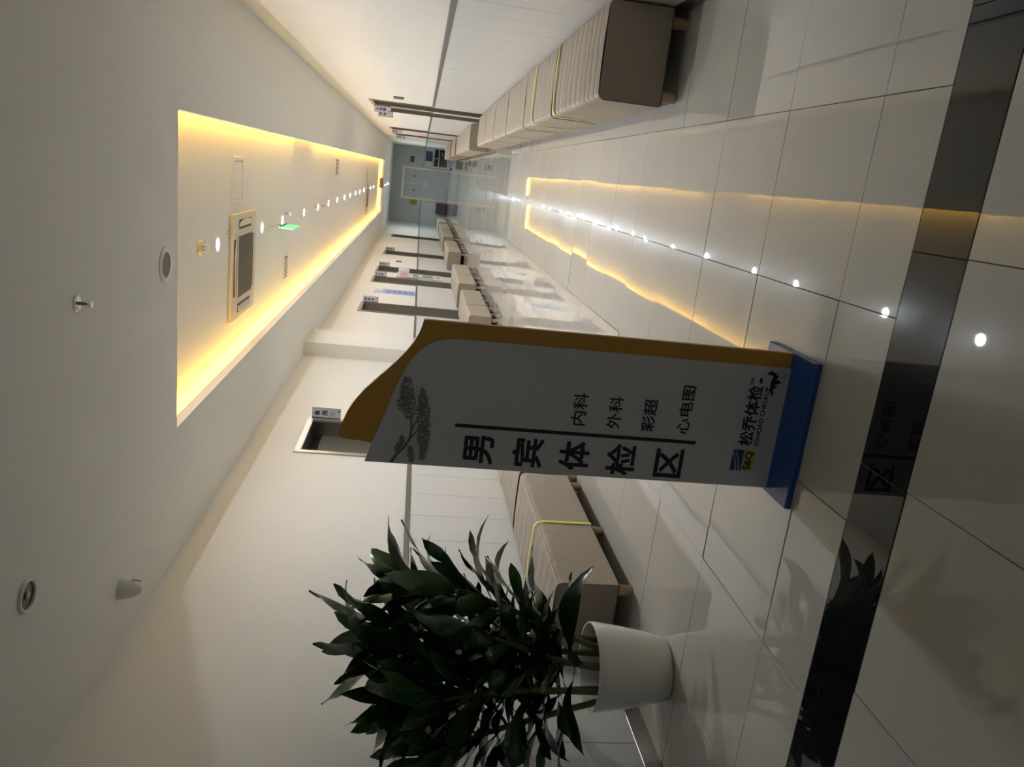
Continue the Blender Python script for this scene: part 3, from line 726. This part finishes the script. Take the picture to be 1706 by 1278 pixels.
sp = empty('ceiling_speaker', (-1.012, 2.13, ZS))
MB().lathe([(0.098, 0.0), (0.098, -0.004), (0.090, -0.010), (0.070, -0.010), (0.068, -0.004)], 36, cap=False).build('ring', WHITE, sp, True)
MB().lathe([(0.070, -0.001), (0.070, -0.006), (0.035, -0.008), (0.001, -0.009)], 36, cap=False).build('speaker_mesh', mat('speaker_mesh', (0.27, 0.25, 0.19), 0.7, bump=0.6, bscale=900), sp, True)
tag(sp, 'round ceiling speaker at the edge of the lit ceiling tray', 'speaker')

def unlit(x, y, label, tilt):
    e = empty('unlit_downlight', (x, y, ZS))
    MB().lathe([(0.064, 0.0), (0.066, -0.006), (0.062, -0.012), (0.054, -0.011), (0.052, -0.002)], 32, cap=False).build('trim_ring', WHITE, e, True)
    MB().lathe([(0.053, -0.0015), (0.053, -0.003), (0.030, -0.0035), (0.001, -0.004)], 32, cap=False).build('dark_well', mat('dark_reflector', (0.06, 0.06, 0.055), 0.25, metal=0.8), e, True)
    MB().lathe([(0.014, -0.004), (0.015, -0.008), (0.008, -0.010), (0.001, -0.010)], 20, cap=False).build('lamp', mat('lamp_grey', (0.25, 0.25, 0.24), 0.3), e, True)
    tag(e, label, 'downlight', 'unlit downlights')
unlit(-2.052, 0.510, 'unlit round downlight with white ring, above the plant', 0)
unlit(0.02, 0.47, 'unlit round downlight cut off by the picture corner', 0)

pd = empty('ceiling_detector', (-2.555, 1.425, ZS))
MB().lathe([(0.056, 0.0), (0.055, -0.012), (0.050, -0.045), (0.041, -0.075), (0.028, -0.098), (0.014, -0.108), (0.001, -0.110)], 32, cap=False).build('housing', WHITE, pd, True)
lens = MB().lathe([(0.024, 0.0), (0.024, 0.006), (0.018, 0.010), (0.001, 0.012)], 20, cap=False).build('sensor_window', mat('sensor_window', (0.45, 0.44, 0.41), 0.3), pd, True)
lens.location = (0.030, 0.020, -0.062); lens.rotation_euler = (0.25, 1.9, 0.6)
MB().tube([(0.046, -0.010, -0.055), (0.040, 0.012, -0.078), (0.028, 0.026, -0.094)], 0.0025, 6).build('slit', GREYMESH, pd, True)
tag(pd, 'white cone-shaped ceiling detector above the bench behind the plant', 'detector')

ex = empty('exit_sign', (-1.10, 6.20, ZR))
MB().rbox(-0.006, 0.006, -0.235, 0.235, -0.255, -0.120, 0.002, 1).build('glowing_plate', EXITG, ex)
MB().rbox(-0.018, 0.018, -0.20, 0.20, -0.120, -0.098, 0.003, 1).build('housing', BLACK, ex)
for yy in (-0.15, 0.15): MB().tube([(0, yy, -0.10), (0, yy, 0)], 0.0035, 8).build('hanging_rod', CHROME, ex)
tag(ex, 'green glowing exit sign hanging from the ceiling tray', 'exit sign')
hs = empty('hanging_sign', (-1.0, 26.2, ZR))
MB().rbox(-0.175, 0.175, -0.012, 0.012, -0.20, -0.08, 0.003, 1).build('board', mat('brown_board', (0.20, 0.15, 0.07), 0.5), hs)
for xx in (-0.12, 0.12): MB().tube([(xx, 0, -0.08), (xx, 0, 0)], 0.004, 6).build('hanging_rod', DARKSTEEL, hs)
tag(hs, 'small dark board hanging at the far end of the ceiling tray', 'hanging sign')

# ------------------------------------------------------------------ things on the walls
def card_reader(X, s, y, label):
    e = empty('card_reader', (X, y, 1.71))
    MB().rbox(min(0, s * 0.03), max(0, s * 0.03), -0.045, 0.045, -0.075, 0.075, 0.004, 1).build('housing', GREYMESH, e)
    MB().rbox(min(s * 0.029, s * 0.033), max(s * 0.029, s * 0.033), -0.035, 0.035, -0.06, 0.06, 0.001, 1).build('front_plate', mat('reader_front', (0.09, 0.08, 0.085), 0.3), e)
    tag(e, label, 'card reader', 'dark card readers')
card_reader(XR, -1, 9.70, 'dark narrow card reader on the bench-side wall before the taupe doors')
card_reader(XL, 1, 19.05, 'dark narrow card reader on the sign-side wall')

bn = empty('wall_banner', (XL, 13.74, 1.64))
MB().rbox(0, 0.006, -0.27, 0.27, -0.42, 0.42, 0.001, 1).build('banner_sheet', mat('banner_blue', (0.30, 0.38, 0.66), 0.5, noise=0.25, nscale=14), bn)
MB().add([(0.0065, -0.27, 0.25), (0.0065, 0.27, 0.25), (0.0065, 0.27, 0.42), (0.0065, -0.27, 0.42)], [(0, 1, 2, 3)]).build('pale_heading', mat('banner_pale', (0.62, 0.65, 0.72), 0.5), bn)
for k in range(5):
    z = 0.12 - 0.115 * k
    MB().box(0.0065, 0.008, -0.12, 0.12, z - 0.035, z + 0.035).build('character_block', mat('banner_dark', (0.12, 0.19, 0.52), 0.5), bn)
MB().add([(0.0075, -0.20, 0.40), (0.0075, -0.10, 0.33), (0.0075, -0.20, 0.26), (0.0075, -0.13, 0.26), (0.0075, -0.03, 0.33), (0.0075, -0.13, 0.40)], [(0, 1, 4, 5), (1, 2, 3, 4)]).build('chevron', mat('chevron_blue', (0.1, 0.16, 0.5), 0.5), bn)
tag(bn, 'blue and white vertical banner on the sign-side wall above the benches', 'banner')

nb = empty('notice_board', (XL + 0.022, 16.31, 1.1))
MB().rbox(0, 0.012, -0.36, 0.36, -0.50, 0.58, 0.003, 1).build('board', mat('board_white', (0.62, 0.60, 0.58), 0.5), nb)
MB().rbox(0.012, 0.016, -0.26, 0.26, -0.28, 0.20, 0.001, 1).build('green_sheet', mat('green_sheet', (0.20, 0.26, 0.22), 0.5), nb)
REDT = mat('red_print', (0.50, 0.10, 0.12), 0.5)
for yy, z0, z1 in [(-0.20, 0.30, 0.50), (0.0, 0.26, 0.52), (0.2, 0.33, 0.48), (-0.1, -0.44, -0.36), (0.14, -0.46, -0.36)]:
    MB().box(0.012, 0.0145, yy - 0.05, yy + 0.05, z0, z1).build('printed_block', REDT, nb)
MB().rbox(0.016, 0.020, -0.12, 0.12, -0.03, 0.07, 0.001, 1).build('white_label', WHITE, nb)
tag(nb, 'framed notice board with red and green print between two doors', 'notice board')
wb = empty('wall_box', (XL, 16.70, 1.52))
MB().rbox(0, 0.13, -0.06, 0.06, -0.13, 0.13, 0.02, 3).build('cover', WHITE, wb, True)
MB().rbox(0.0, 0.12, -0.05, 0.05, -0.15, -0.125, 0.005, 1).build('outlet', GREYMESH, wb)
tag(wb, 'white rounded box fixed to the wall beside the notice board', 'dispenser')

# stickers on the first white door
_, leaf2, h2 = doors[1]
MB().rbox(-REV - 0.000, -REV + 0.003, -0.16, 0.16, 1.42, 1.56, 0.001, 1).build('yellow_sticker', YELW, leaf2)
for k, (z0, z1, cc) in enumerate([(1.10, 1.18, (0.55, 0.32, 0.12)), (1.00, 1.10, (0.10, 0.10, 0.14)), (0.93, 1.00, (0.58, 0.33, 0.16))]):
    MB().rbox(-REV, -REV + 0.003, -0.30, 0.30, z0, z1, 0.001, 1).build('poster_band', mat('poster_band_%d' % k, cc, 0.5), leaf2)
# red alarm point on the bench-side wall
al = empty('alarm_point', (XR, 22.65, 1.40))
MB().rbox(-0.05, 0, -0.05, 0.05, -0.05, 0.05, 0.004, 1).build('box', mat('alarm_red', (0.35, 0.02, 0.03), 0.4), al)
MB().rbox(-0.054, -0.049, -0.03, 0.03, -0.03, 0.03, 0.002, 1).build('window', WHITE, al)
tag(al, 'small red alarm box on the bench-side wall near the last door', 'alarm')

# end wall: framed picture, yellow notice, dark cabinet
pf = empty('wall_plaque', (0.03, YE, 1.75))
MB().rbox(-0.13, 0.13, -0.02, 0, -0.09, 0.09, 0.004, 1).build('frame', BLACK, pf)
MB().rbox(-0.11, 0.05, -0.023, -0.019, -0.07, 0.07, 0.001, 1).build('picture', mat('plaque_brown', (0.10, 0.07, 0.065), 0.5), pf)
tag(pf, 'small dark framed plaque on the end wall beside the double door', 'plaque')
yn = empty('yellow_notice', (-1.88, YE, 1.56))
MB().rbox(-0.14, 0.14, -0.01, 0, -0.18, 0.18, 0.002, 1).build('sheet', mat('notice_yellow', (0.33, 0.30, 0.05), 0.5), yn)
MB().prism_xz([(-0.07, -0.04), (0.07, -0.04), (0, 0.09)], -0.012, -0.009).build('triangle', BLACK, yn)
tag(yn, 'yellow warning notice on the end wall beside the double door', 'notice')
cb = empty('low_cabinet', (-2.05, YE - 0.26, 0))
MB().rbox(-0.25, 0.25, -0.2, 0.2, 0.03, 0.50, 0.01, 2).build('body', mat('plum_cabinet', (0.045, 0.025, 0.040), 0.5), cb)
for q in (-1, 1): MB().rbox(0.005 if q > 0 else -0.245, 0.245 if q > 0 else -0.005, -0.206, -0.199, 0.05, 0.48, 0.003, 1).build('cabinet_door', mat('plum_door', (0.055, 0.03, 0.048), 0.45), cb)
for x in (-0.2, 0.2):
    for y in (-0.15, 0.15): MB().lathe([(0.02, 0), (0.02, 0.035)], 10, x, y).build('foot', BLACK, cb)
tag(cb, 'low dark plum cabinet against the end wall beside the double door', 'cabinet')

# computer cart at the corridor end
ct = empty('computer_cart', (0.17, 33.6, 0))
CARTM = mat('cart_beige', (0.42, 0.40, 0.30), 0.45)
MB().rbox(-0.40, 0.40, -0.25, 0.25, 0.78, 0.81, 0.004, 1).build('worktop', CARTM, ct)
MB().rbox(-0.38, 0.38, -0.23, 0.23, 0.56, 0.585, 0.004, 1).build('shelf', CARTM, ct)
MB().rbox(-0.38, 0.38, -0.23, 0.23, 0.16, 0.185, 0.004, 1).build('bottom_shelf', CARTM, ct)
MB().rbox(-0.02, 0.0, -0.23, 0.23, 0.585, 0.78, 0.002, 1).build('divider', CARTM, ct)
for x in (-0.385, 0.385):
    for y in (-0.235, 0.235):
        MB().rbox(x - 0.015, x + 0.015, y - 0.015, y + 0.015, 0.06, 0.79, 0.003, 1).build('post', CARTM, ct)
        MB().lathe([(0.022, 0.0), (0.028, 0.02), (0.028, 0.04), (0.022, 0.06)], 12, x, y).build('caster', BLACK, ct, True)
MB().rbox(-0.38, 0.38, 0.22, 0.235, 0.18, 0.78, 0.003, 1).build('back_panel', mat('cart_back', (0.10, 0.10, 0.085), 0.6), ct)
tag(ct, 'beige computer cart with open shelves at the end of the corridor', 'cart')
mo = empty('computer_monitor', (0.22, 33.62, 0.81))
MB().rbox(-0.22, 0.22, -0.02, 0.02, 0.05, 0.35, 0.006, 2).build('casing', BLACK, mo)
MB().rbox(-0.205, 0.205, -0.0215, -0.0195, 0.07, 0.335, 0.001, 1).build('screen', SCREEN, mo)
MB().rbox(-0.025, 0.025, 0.0, 0.04, 0.0, 0.18, 0.004, 1).build('stand', BLACK, mo)
MB().rbox(-0.10, 0.10, -0.07, 0.08, 0.0, 0.012, 0.004, 1).build('foot', BLACK, mo)
tag(mo, 'dark computer monitor standing on the beige cart', 'monitor')
kb = empty('keyboard', (0.0, 33.44, 0.81))
MB().rbox(-0.2, 0.2, -0.055, 0.055, 0.0, 0.02, 0.004, 1).build('keyboard_body', BLACK, kb)
MB().rbox(-0.19, 0.19, -0.045, 0.045, 0.019, 0.024, 0.001, 1).build('keys', mat('keys_grey', (0.03, 0.03, 0.03), 0.5), kb)
tag(kb, 'black keyboard at the front of the beige cart', 'keyboard')
bxo = MB().rbox(-0.05, 0.05, -0.12, 0.12, 0, 0.15, 0.01, 2).build('small_printer', BLACK, None, False, (0.12, 33.6, 0.585)); tag(bxo, 'small black device on the upper shelf of the cart', 'device')
tw = empty('computer_tower', (0.36, 33.6, 0.185))
MB().rbox(-0.09, 0.09, -0.2, 0.2, 0, 0.34, 0.008, 2).build('case', BLACK, tw)
MB().rbox(-0.08, 0.08, -0.206, -0.199, 0.02, 0.32, 0.003, 1).build('front_bezel', mat('bezel_grey', (0.05, 0.05, 0.055), 0.4), tw)
tag(tw, 'black computer tower on the bottom shelf of the cart', 'computer')
